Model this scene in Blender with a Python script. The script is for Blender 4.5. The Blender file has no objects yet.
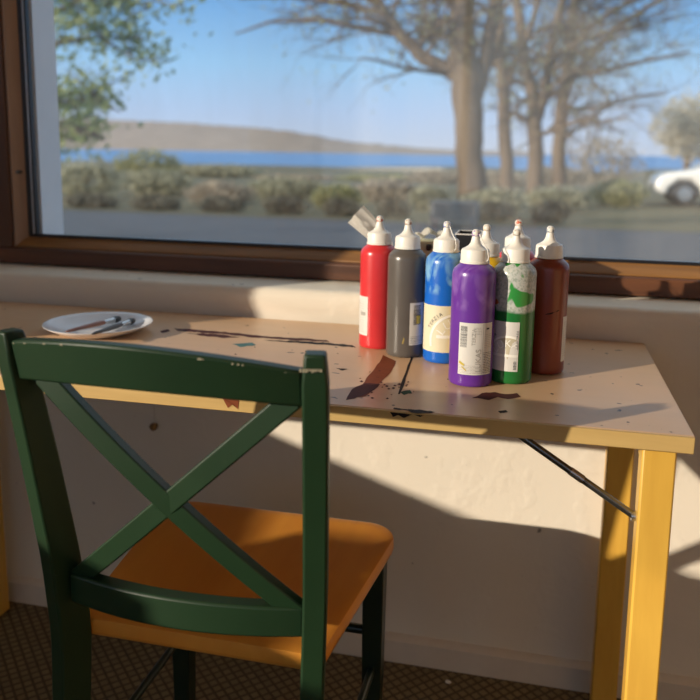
import bpy, bmesh, math, random
from mathutils import Vector, Matrix, noise
random.seed(7)
SC = bpy.context.scene
C = SC.collection
# ------------------------------------------------------------------ camera
F, PITCH, YAW, ROLL, CH, CD, PX, PY = 803., .172, .227, .016, 1.0875, 1.572, 350., 290.
fw = Vector((-math.sin(YAW)*math.cos(PITCH), math.cos(YAW)*math.cos(PITCH), -math.sin(PITCH)))
rt0 = fw.cross(Vector((0, 0, 1))).normalized(); up0 = rt0.cross(fw)
rt = math.cos(ROLL)*rt0 + math.sin(ROLL)*up0
up = -math.sin(ROLL)*rt0 + math.cos(ROLL)*up0
EYE = Vector((0, -CD, CH))
def ray(px, py): return fw + rt*((px-PX)/F) - up*((py-PY)/F)
def on(px, py, ax, val):
    v = ray(px, py); t = (val-EYE[ax])/v[ax]; return EYE + v*t
def ony(px, py, y): return on(px, py, 1, y)
def onz(px, py, z): return on(px, py, 2, z)
cam = bpy.data.cameras.new('camera'); co = bpy.data.objects.new('camera', cam); C.objects.link(co)
M = Matrix((rt, up, -fw)).transposed().to_4x4(); M.translation = EYE
co.matrix_world = M
cam.sensor_width = 36; cam.lens = F/700*36; cam.shift_y = (PY-350)/700; cam.clip_start = .02; cam.clip_end = 20000
cam.dof.use_dof = True; cam.dof.focus_distance = 1.17; cam.dof.aperture_fstop = 4.0
SC.camera = co
SC.view_settings.view_transform = 'Standard'; SC.view_settings.look = 'None'
SC.view_settings.gamma = 1; SC.view_settings.use_curve_mapping = False
SC.view_settings.exposure = 0.0
SC.cycles.max_bounces = 10; SC.cycles.diffuse_bounces = 5; SC.cycles.transparent_max_bounces = 24
SC.cycles.use_denoising = True; SC.cycles.sample_clamp_indirect = 6

# ------------------------------------------------------------------ materials
def srgb(r, g, b):
    f = lambda c: (c/255/12.92) if c/255 <= .04045 else ((c/255+.055)/1.055)**2.4
    return (f(r), f(g), f(b))
class NT:
    def __init__(s, name):
        s.m = bpy.data.materials.new(name); s.m.use_nodes = True
        s.t = s.m.node_tree; s.N = s.t.nodes; s.L = s.t.links
        s.b = s.N['Principled BSDF']; s.out = s.N['Material Output']
    def n(s, typ, **kw):
        x = s.N.new(typ)
        for k, v in kw.items():
            if k.startswith('i_'):
                x.inputs[int(k[2:]) if k[2:].isdigit() else k[2:].replace('_', ' ')].default_value = v
            else: setattr(x, k, v)
        return x
    def l(s, a, b): s.L.new(a, b)
    def coord(s, scale=(1, 1, 1), rot=(0, 0, 0)):
        t = s.n('ShaderNodeTexCoord'); mp = s.n('ShaderNodeMapping')
        mp.inputs['Scale'].default_value = scale; mp.inputs['Rotation'].default_value = rot
        s.l(t.outputs['Object'], mp.inputs['Vector']); return mp.outputs[0]
    def noise(s, vec, scale, detail=4, rough=.55, dist=0):
        x = s.n('ShaderNodeTexNoise'); s.l(vec, x.inputs['Vector'])
        x.inputs['Scale'].default_value = scale; x.inputs['Detail'].default_value = detail
        x.inputs['Roughness'].default_value = rough; x.inputs['Distortion'].default_value = dist
        return x.outputs[0]
    def ramp(s, fac, stops):
        x = s.n('ShaderNodeValToRGB'); s.l(fac, x.inputs[0]); e = x.color_ramp.elements
        while len(e) < len(stops): e.new(.5)
        for k, (p, c) in enumerate(stops):
            e[k].position = p; e[k].color = (*c, 1) if len(c) == 3 else c
        return x.outputs[0]
    def mix(s, fac, a, b, mode='MIX'):
        x = s.n('ShaderNodeMix', data_type='RGBA', blend_type=mode)
        if isinstance(fac, (int, float)): x.inputs[0].default_value = fac
        else: s.l(fac, x.inputs[0])
        for sock, v in ((6, a), (7, b)):
            if isinstance(v, tuple): x.inputs[sock].default_value = (*v, 1)
            else: s.l(v, x.inputs[sock])
        return x.outputs[2]
    def col(s, v):
        if isinstance(v, tuple): s.b.inputs['Base Color'].default_value = (*v, 1)
        else: s.l(v, s.b.inputs['Base Color'])
    def set(s, rough=.5, metal=0, spec=.5, coat=0, coatr=.1):
        i = s.b.inputs; i['Roughness'].default_value = rough; i['Metallic'].default_value = metal
        i['Specular IOR Level'].default_value = spec; i['Coat Weight'].default_value = coat; i['Coat Roughness'].default_value = coatr
    def bump(s, h, strength=.3, dist=.002):
        x = s.n('ShaderNodeBump'); x.inputs['Strength'].default_value = strength; x.inputs['Distance'].default_value = dist
        s.l(h, x.inputs['Height']); s.l(x.outputs[0], s.b.inputs['Normal'])
def flat(name, c, rough=.5, metal=0, spec=.5, var=.12, scale=30, coat=0):
    m = NT(name); v = m.coord()
    f = m.noise(v, scale)
    m.col(m.mix(f, tuple(x*(1-var) for x in c), tuple(min(1, x*(1+var)) for x in c)))
    m.set(rough, metal, spec, coat); return m.m

# wall plaster
def wall_mat(name, c):
    m = NT(name); v = m.coord()
    big = m.noise(v, 3, 5, .6); fine = m.noise(v, 60, 4, .6)
    base = m.mix(m.ramp(big, [(.3, (0, 0, 0)), (.7, (1, 1, 1))]), tuple(x*.93 for x in c), c)
    spk = m.noise(m.coord((1, 1, 1)), 38, 2, .5)
    dirt = m.ramp(spk, [(.75, (0, 0, 0)), (.775, (1, 1, 1))])
    m.col(m.mix(dirt, base, tuple(x*.35 for x in c)))
    w = m.n('ShaderNodeMath', operation='ADD'); 
    mm = m.n('ShaderNodeMath', operation='MULTIPLY', i_1=.25); m.l(fine, mm.inputs[0])
    lump = m.ramp(m.noise(v, 11, 3, .6), [(.5, (0, 0, 0)), (.75, (1, 1, 1))])
    m.l(lump, w.inputs[0]); m.l(mm.outputs[0], w.inputs[1])
    m.bump(w.outputs[0], .35, .004); m.set(.65, spec=.3); return m.m
M_wall = wall_mat('cream plaster', (.74, .68, .57))
M_sill = wall_mat('cream sill paint', (.74, .69, .60))
M_ceil = flat('ceiling boards', (.82, .58, .32), .8)
M_pine = flat('pine wall boards', (.80, .53, .27), .6)
M_base = flat('baseboard paint', (.62, .56, .47), .45, var=.08)
M_rev = flat('exterior white paint', (.78, .8, .84), .7, var=.04)

def wood(name, dark, light, rough=.4, axis='x', scale=1., coat=0, grain=1.):
    m = NT(name)
    s = {'x': (2, 26, 26), 'y': (26, 2, 26), 'z': (26, 26, 2)}[axis]
    v = m.coord(tuple(a*scale for a in s))
    n1 = m.noise(v, 1.0, 6, .6, .6)
    n2 = m.noise(m.coord(), 7, 3)
    c1 = m.mix(m.ramp(n1, [(.3, (0, 0, 0)), (.7, (1, 1, 1))]), dark, light)
    m.col(m.mix(.25, c1, m.mix(n2, tuple(x*.7 for x in dark), light)))
    m.bump(n1, .08*grain, .001); m.set(rough, coat=coat); return m.m
M_frame = wood('varnished frame wood', (.035, .012, .006), (.17, .062, .022), .5, 'x')
M_framev = wood('varnished upright wood', (.04, .018, .011), (.13, .055, .026), .38, 'z')
M_sash = wood('light sash wood', (.13, .055, .018), (.34, .17, .055), .38, 'x')
M_sashv = wood('light sash upright wood', (.26, .17, .12), (.38, .26, .18), .42, 'z')
M_leg = wood('amber varnished pine', (.54, .28, .040), (.80, .50, .085), .35, 'z', .6, grain=.5)
M_edge = wood('pale edge strip', (.46, .30, .10), (.62, .43, .17), .45, 'x')
M_seat = wood('honey varnished seat', (.68, .25, .032), (.86, .38, .060), .3, 'y', .35, coat=.15, grain=.4)
M_gasket = flat('black rubber gasket', (.012, .012, .014), .3)
M_gasket2 = flat('grey spacer strip', (.45, .45, .47), .3, metal=.6)

# worn laminate table top
m = NT('worn tan laminate'); v = m.coord()
cl = m.mix(m.noise(m.coord((2, 30, 30)), 1, 4), (.56, .37, .22), (.66, .45, .275))
cl = m.mix(m.ramp(m.noise(v, 4, 4), [(.35, (0, 0, 0)), (.7, (1, 1, 1))]), cl, (.68, .43, .24))
sp = m.ramp(m.noise(v, 55, 2, .4), [(.715, (0, 0, 0)), (.735, (1, 1, 1))])
m.col(m.mix(sp, cl, (.07, .035, .025)))
r = m.n('ShaderNodeMapRange', i_3=.22, i_4=.42); m.l(m.noise(v, 9, 4), r.inputs[0]); 
m.set(.33, spec=.35); m.l(r.outputs[0], m.b.inputs['Roughness']); m.bump(m.noise(v, 120, 2), .04, .001); M_top = m.m

# chair paint
m = NT('worn green gloss paint'); v = m.coord()
g = m.mix(m.noise(v, 14, 4), (.008, .026, .0095), (.012, .038, .014))
scr = m.ramp(m.noise(m.coord((18, 90, 130), (.3, .5, .4)), 1, 3, .5, 1.5), [(.73, (0, 0, 0)), (.75, (1, 1, 1))])
msk = m.ramp(m.noise(v, 9, 2), [(.52, (0, 0, 0)), (.64, (1, 1, 1))])
f = m.mix(1.0, scr, msk, 'MULTIPLY')
m.col(m.mix(f, g, (.13, .17, .12)))
m.set(.46, spec=.42); m.bump(m.noise(v, 60, 3), .05, .001); M_green = m.m
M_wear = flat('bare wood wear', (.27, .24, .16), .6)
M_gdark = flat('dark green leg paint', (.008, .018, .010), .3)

# floor with small woven diamonds
m = NT('dark diamond floor'); v = m.coord((1, 1, 1), (0, 0, .785))
ck = m.n('ShaderNodeTexBrick'); m.l(v, ck.inputs['Vector']); ck.offset = 0
ck.inputs['Scale'].default_value = 26; ck.inputs['Mortar Size'].default_value = .07
ck.inputs['Brick Width'].default_value = .5; ck.inputs['Row Height'].default_value = .5
ck.inputs['Color1'].default_value = (.20, .145, .075, 1); ck.inputs['Color2'].default_value = (.26, .19, .095, 1)
ck.inputs['Mortar'].default_value = (.045, .032, .018, 1)
nn = m.noise(m.coord(), 90, 3)
m.col(m.mix(.3, ck.outputs[0], m.mix(nn, (.05, .034, .017), (.30, .22, .11)))); m.set(.6, spec=.3)
m.bump(ck.outputs[1], -.3, .002); M_floor = m.m

# plastics
M_cap = flat('white cap plastic', (.80, .77, .70), .38, var=.05)
M_label = flat('white paper label', (.66, .64, .60), .5, var=.05)
M_cream = flat('cream paper label', (.70, .64, .46), .5, var=.06)
M_print = flat('black print', (.05, .05, .055), .5)
M_gprint = flat('grey print', (.36, .34, .31), .5)
M_wprint = flat('white print', (.82, .80, .74), .5)
M_field = flat('pale grey brown print', (.52, .47, .34), .5)
M_yprint = flat('yellow print', (.55, .42, .05), .5)
M_paper = flat('white crumpled paper', (.76, .73, .66), .7, var=.06)
M_carton = flat('cream carton', (.72, .66, .42), .6)
M_black = flat('black plastic', (.015, .014, .013), .35)
M_metal = flat('dark steel', (.20, .20, .19), .25, metal=.9)
M_chrome = flat('bright steel', (.55, .55, .55), .25, metal=.9)
M_china = flat('white glazed china', (.72, .74, .78), .2, var=.02)
def paint_plastic(name, c, streak=None, amount=.6, rough=.28):
    m = NT(name); v = m.coord((1, 1, .55))
    n1 = m.noise(v, 34, 3, .5, .8)
    a = m.mix(m.noise(m.coord(), 20, 3), tuple(x*.82 for x in c), tuple(min(1, x*1.12) for x in c))
    if streak:
        t = m.n('ShaderNodeTexCoord'); sx = m.n('ShaderNodeSeparateXYZ'); m.l(t.outputs['Object'], sx.inputs[0])
        h = m.n('ShaderNodeMapRange', i_1=.115, i_2=.125); m.l(sx.outputs[2], h.inputs[0])
        f = m.mix(1.0, m.ramp(n1, [(.47, (0, 0, 0)), (.6, (amount,)*3)]), h.outputs[0], 'MULTIPLY')
        a = m.mix(f, a, streak)
    m.col(a); m.set(rough, spec=.5); m.b.inputs['Subsurface Weight'].default_value = .0
    return m.m
# green bottle: paint below, smeared clear plastic above
m = NT('half empty green bottle'); v = m.coord()
t = m.n('ShaderNodeTexCoord'); sx = m.n('ShaderNodeSeparateXYZ'); m.l(t.outputs['Object'], sx.inputs[0])
wob = m.n('ShaderNodeMath', operation='MULTIPLY_ADD', i_1=.012); m.l(m.noise(v, 30, 2), wob.inputs[0]); m.l(sx.outputs[2], wob.inputs[2])
lev = m.ramp(wob.outputs[0], [(.1185, (0, 0, 0)), (.1215, (1, 1, 1))])
film = m.mix(m.ramp(m.noise(m.coord(), 260, 2), [(.45, (0, 0, 0)), (.6, (1, 1, 1))]), (.52, .54, .50), (.33, .38, .33))
blob = m.ramp(m.noise(m.coord((1, 1, .7)), 36, 1, .4, .3), [(.57, (0, 0, 0)), (.595, (1, 1, 1))])
upc = m.mix(blob, film, (.03, .26, .045))
m.col(m.mix(lev, (.012, .15, .03), upc)); m.set(.28); M_greenb = m.m
M_bred = paint_plastic('red paint bottle', (.62, .035, .040))
M_bgrey = paint_plastic('dark grey paint bottle', (.105, .092, .082))
M_bblue = paint_plastic('blue paint bottle', (.008, .125, .56), (.25, .50, .70), .75)
M_bpur = paint_plastic('purple paint bottle', (.125, .030, .30), (.30, .16, .48), .5)
M_byel = paint_plastic('yellow paint bottle', (.75, .46, .02))
M_bbrown = paint_plastic('brown paint bottle', (.20, .036, .018))

# outdoor
def leafm(name, a, b, tr=.4):
    m = NT(name); v = m.coord()
    c = m.mix(m.ramp(m.noise(v, 3.5, 2), [(.35, (0, 0, 0)), (.65, (1, 1, 1))]), a, b); m.col(c); m.set(.7, spec=.2)
    t = m.n('ShaderNodeBsdfTranslucent'); m.l(c, t.inputs[0]); x = m.n('ShaderNodeMixShader'); x.inputs[0].default_value = tr
    m.l(m.b.outputs[0], x.inputs[1]); m.l(t.outputs[0], x.inputs[2]); m.l(x.outputs[0], m.out.inputs[0]); return m.m
M_bark = wood('grey brown bark', (.075, .055, .042), (.23, .17, .115), .9, 'z', .15)
M_leaf = leafm('spring leaves', (.30, .33, .15), (.50, .50, .28))
M_leaf2 = leafm('fresh green leaves', (.20, .26, .10), (.40, .44, .19))
M_olive = leafm('olive shrub leaves', (.28, .28, .21), (.52, .50, .36))
M_brownl = leafm('dry brown shrub', (.30, .26, .21), (.56, .48, .37))
M_yel = leafm('yellow green shrub', (.26, .27, .14), (.46, .44, .24))
M_darkol = leafm('dark olive undergrowth', (.13, .125, .10), (.28, .26, .20))
M_palecrown = leafm('pale cream crown', (.60, .54, .42), (.72, .67, .55))
M_asph = flat('shade blue asphalt', (.070, .078, .095), .75, scale=2, var=.3)  # bluish tint of shade is put into the road's colour
M_grass = flat('rough grass', (.125, .115, .065), .9, scale=.3, var=.4)
M_hill = flat('brown hillside', (.30, .245, .205), .9, scale=.012, var=.25)
M_sea = flat('blue sea', (.10, .25, .50), .6, scale=.01, var=.15)
M_sand = flat('pale shore', (.52, .49, .43), .9)
M_carp = flat('white car paint', (.78, .76, .72), .25, coat=.5)
M_tyre = flat('tyre rubber', (.02, .02, .022), .7)
M_cglass = flat('dark car glass', (.03, .035, .04), .08)
M_stone = flat('grey concrete', (.17, .17, .17), .85, scale=4)

# window glass: clear, a little mirror, film of dirt
def glass_mat(name, dirt):
    m = NT(name); m.N.remove(m.b)
    tr = m.n('ShaderNodeBsdfTransparent'); tr.inputs[0].default_value = (.97, .98, .98, 1)
    gl = m.n('ShaderNodeBsdfGlossy'); gl.inputs['Roughness'].default_value = .012
    lw = m.n('ShaderNodeLayerWeight'); lw.inputs[0].default_value = .5      # 1-|cos|, the same from both sides of the thin pane
    pw = m.n('ShaderNodeMath', operation='POWER', i_1=5.0); m.l(lw.outputs['Facing'], pw.inputs[0])
    fr = m.n('ShaderNodeMath', operation='MULTIPLY_ADD', i_1=.96, i_2=.035); m.l(pw.outputs[0], fr.inputs[0])
    a = m.n('ShaderNodeMixShader'); m.l(fr.outputs[0], a.inputs[0]); m.l(tr.outputs[0], a.inputs[1]); m.l(gl.outputs[0], a.inputs[2])
    df = m.n('ShaderNodeBsdfDiffuse'); df.inputs[0].default_value = (.85, .85, .85, 1)
    b = m.n('ShaderNodeMixShader')
    n1 = m.noise(m.coord((1.6, 1, .5)), 5, 4)
    r = m.n('ShaderNodeMapRange', i_1=.3, i_2=.75, i_3=dirt*.35, i_4=dirt*1.7); m.l(n1, r.inputs[0])
    m.l(r.outputs[0], b.inputs[0]); m.l(a.outputs[0], b.inputs[1]); m.l(df.outputs[0], b.inputs[2])
    m.l(b.outputs[0], m.out.inputs[0]); return m.m
M_glass = glass_mat('dusty window glass', .042)
M_glass2 = glass_mat('clear side window glass', .004)

# ------------------------------------------------------------------ object helpers
ORG = {}
def tag(o, label=None, cat=None, group=None, kind=None):
    if label: o['label'] = label
    if cat: o['category'] = cat
    if group: o['group'] = group
    if kind: o['kind'] = kind
    return o
def thing(name, loc, label, cat, group=None):
    o = bpy.data.objects.new(name, None); C.objects.link(o); o.location = loc; o.empty_display_size = .05
    ORG[o.name] = Vector(loc); return tag(o, label, cat, group)
def obj(name, bm, mat, parent=None, smooth=True, bevel=0, seg=2, origin=None, angle=40, sub=0):
    """bm is in world coordinates; links ONE mesh object"""
    if parent is not None: org = ORG[parent.name]
    else: org = Vector(origin) if origin is not None else Vector((0, 0, 0))
    if parent is None or True:
        for vv in bm.verts: vv.co -= org
    bmesh.ops.recalc_face_normals(bm, faces=bm.faces[:])
    me = bpy.data.meshes.new(name); bm.to_mesh(me); bm.free()
    mats = mat if isinstance(mat, (list, tuple)) else [mat]
    for x in mats: me.materials.append(x)
    o = bpy.data.objects.new(name, me); C.objects.link(o)
    if parent is not None: o.parent = parent
    else: o.location = org
    ORG[o.name] = org
    if smooth:
        for p in me.polygons: p.use_smooth = True
        me.set_sharp_from_angle(angle=math.radians(angle))
    if bevel:
        b = o.modifiers.new('bevel', 'BEVEL'); b.width = bevel; b.segments = seg; b.limit_method = 'ANGLE'; b.angle_limit = math.radians(35)
    if sub:
        s = o.modifiers.new('sub', 'SUBSURF'); s.levels = sub; s.render_levels = sub
    return o
def box(bm, x0, x1, y0, y1, z0, z1):
    vs = [bm.verts.new((x, y, z)) for x in (x0, x1) for y in (y0, y1) for z in (z0, z1)]
    for f in ((0, 1, 3, 2), (4, 6, 7, 5), (0, 4, 5, 1), (2, 3, 7, 6), (0, 2, 6, 4), (1, 5, 7, 3)):
        bm.faces.new([vs[i] for i in f])
    return bm
def B(*a):
    return box(bmesh.new(), *a)
def prism(bm, pts, ext, ax):
    """pts: 2-D polygon in the two axes other than ax, extruded along ax over ext=(a,b)"""
    def p3(p, e): q = list(p); q.insert(ax, e); return q
    a = [bm.verts.new(p3(p, ext[0])) for p in pts]; b = [bm.verts.new(p3(p, ext[1])) for p in pts]
    bm.faces.new(a); bm.faces.new(b[::-1]); n = len(pts)
    for i in range(n): bm.faces.new((a[i], b[i], b[(i+1) % n], a[(i+1) % n]))
    return bm
def loft(bm, rings, cap=True, closed=True):
    R = [[bm.verts.new(p) for p in r] for r in rings]; n = len(R[0])
    for a, b in zip(R, R[1:]):
        for i in range(n if closed else n-1): bm.faces.new((a[i], a[(i+1) % n], b[(i+1) % n], b[i]))
    if cap: bm.faces.new(R[0][::-1]); bm.faces.new(R[-1])
    return bm
def tube(bm, pts, rad, n=8, cap=True):
    pts = [Vector(p) for p in pts]; rad = rad if isinstance(rad, (list, tuple)) else [rad]*len(pts)
    rings = []; ref = None
    for i, p in enumerate(pts):
        d = (pts[min(i+1, len(pts)-1)]-pts[max(i-1, 0)]).normalized()
        if ref is None: ref = d.orthogonal().normalized()
        ref = (ref-d*ref.dot(d)); ref = ref.normalized() if ref.length > 1e-6 else d.orthogonal().normalized()
        s = d.cross(ref)
        rings.append([p+(ref*math.cos(2*math.pi*k/n)+s*math.sin(2*math.pi*k/n))*rad[i] for k in range(n)])
    return loft(bm, rings, cap)
def lathe(bm, prof, cx, cy, n=40, cap=True):
    rings = [[(cx+r*math.cos(2*math.pi*k/n), cy+r*math.sin(2*math.pi*k/n), z) for k in range(n)] for r, z in prof]
    return loft(bm, rings, cap)
def blob(bm, c, rad, lvl=2, amp=.15, sc=2.):
    r = bmesh.ops.create_icosphere(bm, subdivisions=lvl, radius=1)
    for v in r['verts']:
        d = 1+amp*noise.noise(v.co*sc+Vector(c))
        v.co = Vector(c)+Vector((v.co.x*rad[0], v.co.y*rad[1], v.co.z*rad[2]))*d
    return bm
def quads(bm, c, size, rnd):
    n = Vector((rnd.gauss(0, 1), rnd.gauss(0, 1), rnd.gauss(0, 1))).normalized()
    a = n.orthogonal().normalized()*size*.5; b = n.cross(a).normalized()*size*.33
    c = Vector(c)
    vs = [bm.verts.new(c-a), bm.verts.new(c-a*.1+b), bm.verts.new(c+a), bm.verts.new(c-a*.1-b)]
    bm.faces.new(vs)
def struct(name, bm, mat, parent=None, **kw):
    o = obj(name, bm, mat, parent, **kw)
    if parent is None: o['kind'] = 'structure'
    return o

# ------------------------------------------------------------------ room shell
XL, XR, YB, ZC = -2.05, 2.3, -4.3, 2.5
WY = .12                         # plane of the window frame front
WX0, WX1, WZ0, WZ1 = -1.264, 1.75, .808, 2.12
struct('floor', B(XL-.15, XR+.15, YB-.15, .0, -.08, 0), M_floor)
struct('ceiling', B(XL-.15, XR+.15, YB-.15, .24, ZC, ZC+.12), M_ceil)
bm = bmesh.new()
prism(bm, [(0, -.3), (0, .742), (-.006, .762), (-.010, .782), (-.007, .797), (0, .8025), (.008, .8035), (.24, .806), (.24, -.3)], (XL-.15, XR+.15), 0)  # parapet with soft plaster sill edge
box(bm, XL-.15, WX0, WY, .24, .806, ZC)
box(bm, WX1, XR+.15, WY, .24, .806, ZC)
box(bm, WX0, WX1, WY, .24, WZ1+.01, ZC)
struct('wall_front', bm, M_wall, angle=50)
# left wall with its own window (behind and left of the camera): the low sun comes in here
JY, FY, HT = -1.32, -4.1, 2.15
bm = bmesh.new()
box(bm, XL-.15, XL, JY, 0, 0, ZC)
box(bm, XL-.15, XL, YB-.15, FY, 0, ZC)
prism(bm, [(JY, 0), (JY, .99), (-1.60, .99), (-1.99, .998), (-1.99, 1.072), (-2.17, 1.072), (-2.17, 1.045), (FY, 1.045), (FY, 0)], (XL-.15, XL), 0)  # unseen sill edge, stepped only to shape where sun and shadow fall
box(bm, XL-.15, XL, FY, JY, HT, ZC)
struct('wall_left', bm, M_wall)
struct('wall_right', B(XR, XR+.15, YB-.15, 0, 0, ZC), M_pine)
bm = bmesh.new()
for r_ in ((XL, XL+.3, 0, ZC), (XR-.3, XR, 0, ZC), (XL+.3, XR-.3, 0, .75), (XL+.3, XR-.3, 2.25, ZC)): box(bm, r_[0], r_[1], YB-.15, YB, r_[2], r_[3])
struct('wall_back', bm, M_pine)
w3 = bpy.data.objects.new('fill_window', None); C.objects.link(w3); w3['kind'] = 'structure'; ORG['fill_window'] = Vector((0, 0, 0))  # unseen back window, added to let more fill daylight into the room
bm = bmesh.new()
for xa in (XL+.3, -.6, .75, XR-.36): box(bm, xa, xa+.06, YB-.09, YB-.03, .81, 2.19)
box(bm, XL+.3, XR-.3, YB-.09, YB-.03, .75, .81); box(bm, XL+.3, XR-.3, YB-.09, YB-.03, 2.19, 2.25)
obj('frame', bm, M_framev, w3)
obj('glass', B(XL+.36, XR-.36, YB-.062, YB-.058, .81, 2.19), M_glass2, w3)
bm = bmesh.new(); prism(bm, [(-.0, 0), (-.016, 0), (-.016, .050), (-.008, .058), (0, .060)], (XL, XR), 0)
struct('baseboard_front', bm, M_base)
# side window (glass only seen as light)
w2 = bpy.data.objects.new('window_2', None); C.objects.link(w2); w2['kind'] = 'structure'; ORG['window_2'] = Vector((0, 0, 0))
bm = B(XL-.09, XL-.05, FY+.06, JY-.06, HT-.05, HT); obj('frame', bm, M_framev, w2)
bm = B(XL-.072, XL-.068, FY, JY, 1.3, HT); obj('glass', bm, M_glass2, w2)

# front window
w1 = bpy.data.objects.new('window_1', None); C.objects.link(w1); w1['kind'] = 'structure'; ORG['window_1'] = Vector((0, 0, 0))
GX0, GZ0 = -1.175, .875
bm = bmesh.new()
prism(bm, [(WY-.012, .808), (WY-.012, .842), (WY-.006, .846), (WY+.05, .846), (WY+.05, .808)], (WX0, WX1), 0)
obj('frame', bm, M_frame, w1, bevel=.002)
bm = bmesh.new()
prism(bm, [(WY-.002, .846), (WY-.002, .850), (WY+.024, GZ0-.004), (WY+.05, GZ0-.004), (WY+.05, .846)], (WX0+.04, WX1-.04), 0)
obj('sash', bm, M_sash, w1, bevel=.0015)
bm = bmesh.new(); prism(bm, [(WX0, WY-.010), (WX0+.042, WY-.010), (WX0+.042, WY+.05), (WX0, WY+.05)], (.846, WZ1), 2)
obj('frame', bm, M_framev, w1, bevel=.002)
bm = bmesh.new(); prism(bm, [(WX0+.042, WY-.002), (WX0+.048, WY-.002), (GX0-.022, WY+.024), (GX0-.022, WY+.05), (WX0+.042, WY+.05)], (.848, WZ1-.04), 2)
obj('sash', bm, M_sashv, w1, bevel=.0015)
obj('frame', B(WX1-.045, WX1, WY-.010, WY+.05, .846, WZ1), M_framev, w1, bevel=.002)
obj('frame', B(WX0, WX1, WY-.010, WY+.05, WZ1-.045, WZ1), M_frame, w1, bevel=.002)
bm = bmesh.new()
box(bm, GX0-.022, WX1-.04, WY+.022, WY+.034, GZ0-.005, GZ0+.002); box(bm, GX0-.022, GX0-.012, WY+.022, WY+.034, GZ0, WZ1-.04); box(bm, GX0-.005, GX0, WY+.022, WY+.034, GZ0, WZ1-.04)
obj('gasket', bm, M_gasket, w1)
obj('spacer', B(GX0-.012, GX0-.005, WY+.024, WY+.034, GZ0, WZ1-.04), M_gasket2, w1)
obj('glass', B(GX0-.005, WX1-.04, WY+.030, WY+.034, GZ0-.004, WZ1-.04), M_glass, w1)
p = ony(18, 172, WY+.005)
bm = bmesh.new(); tube(bm, [p+Vector((0, .012, 0)), p+Vector((0, -.004, 0))], .004, 12); obj('screw', bm, M_metal, w1)
# white outside reveal of the window opening
struct('trim_1', B(WX0-.2, GX0-.004, WY+.052, .262, .70, 2.6), M_rev)
struct('trim_2', B(XL-.2, XR+.2, .2405, .262, -.3, .80), M_rev)

# ------------------------------------------------------------------ table
TX0, TX1, TY0, TY1, TZ = -1.33, .2085, -.537, -.0175, .74
tb = thing('table', (-.55, -.28, 0), 'long paint-stained tan table with pale front edge and amber legs under window', 'table')
obj('tabletop', B(TX0, TX1, TY0+.004, TY1, TZ-.022, TZ), M_top, tb, bevel=.001)
e = obj('edge_strip', B(TX0, TX1, TY0-.001, TY0+.0035, TZ-.0225, TZ-.0005), M_edge, tb, bevel=.001); e['label'] = 'pale wooden strip along front edge'
def leg(xt, xb, y0, y1, w):
    return loft(bmesh.new(), [[(xb, y0, 0), (xb+w, y0, 0), (xb+w, y1, 0), (xb, y1, 0)], [(xt, y0, TZ-.0225), (xt+w, y0, TZ-.0225), (xt+w, y1, TZ-.0225), (xt, y1, TZ-.0225)]])
for xt in (.151, -1.205):
    obj('leg', leg(xt, xt+.006, -.510, -.476, .043), M_leg, tb, bevel=.003)
    obj('leg', leg(xt-.001-(.018 if xt < 0 else 0), xt+.004-(.018 if xt < 0 else 0), -.078, -.044, .048), M_leg, tb, bevel=.003)
    obj('trestle_rail', B(xt+.004, xt+.038, -.476, -.078, TZ-.062, TZ-.0225), M_leg, tb, bevel=.002)
bm = bmesh.new(); a, b = Vector((-.024, -.49, .716)), Vector((.150, -.49, .606))
tube(bm, [a, b], .0052, 10); obj('brace', bm, M_metal, tb)['label'] = 'thin dark steel folding brace'
bm = bmesh.new(); box(bm, -.045, -.010, -.50, -.48, .7145, .7175); obj('brace_bracket', bm, M_metal, tb)
bm = bmesh.new(); tube(bm, [a.lerp(b, .50), a.lerp(b, .60)], .0060, 10); obj('brace_sleeve', bm, M_chrome, tb)
bm = bmesh.new(); tube(bm, [b+Vector((-.004, 0, 0)), b+Vector((.003, 0, 0))], .007, 12); obj('brace_bolt', bm, M_chrome, tb)

def stain(pxs, mat, label=None, jag=1.2, seed=1, zoff=.0003):
    rnd = random.Random(seed); pts = []
    for i, p in enumerate(pxs):
        q = pxs[(i+1) % len(pxs)]; L = math.hypot(q[0]-p[0], q[1]-p[1]); n = max(1, int(L/4))
        for k in range(n):
            t = k/n; pts.append((p[0]+(q[0]-p[0])*t+(rnd.uniform(-jag, jag) if k else 0), p[1]+(q[1]-p[1])*t+(rnd.uniform(-jag, jag)*.55 if k else 0)))
    bm = bmesh.new()
    top = [bm.verts.new(onz(x, y, TZ+zoff)) for x, y in pts]
    f = bm.faces.new(top); bmesh.ops.triangulate(bm, faces=[f])
    o = obj('paint_stain', bm, mat, tb, smooth=False)
    if label: o['label'] = label
    return o
def stainm(name, c, r=.6): return flat(name, c, r, spec=.12, var=.3, scale=60)
S_red = stainm('dried red brown paint', (.20, .055, .022)); S_blk = stainm('dried black paint', (.02, .016, .016))
S_mar = stainm('dried maroon paint', (.075, .022, .02)); S_teal = stainm('dried teal paint', (.08, .19, .19)); S_grn = stainm('dried green paint', (.02, .07, .04))
stain([(383, 355), (396, 361), (391, 372), (380, 383), (372, 389), (366, 396), (348, 399), (353, 390), (362, 385), (372, 372)], S_red, 'broad red-brown paint smear', seed=2)
stain([(346, 400), (352, 389), (365, 383), (380, 384), (374, 390), (368, 393), (362, 396), (350, 399)], S_mar, 'dark maroon end of paint smear', seed=3, zoff=.0005)
stain([(411, 357), (413, 358), (409, 369), (405, 382), (400, 394), (398, 394), (403, 378)], S_blk, 'thin dark paint line', .5, 4)
stain([(394, 407.5), (440, 412), (430, 413), (418, 413.5), (408, 410.5), (393, 409)], S_blk, 'black paint clot at table edge', 1, 5)
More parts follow.
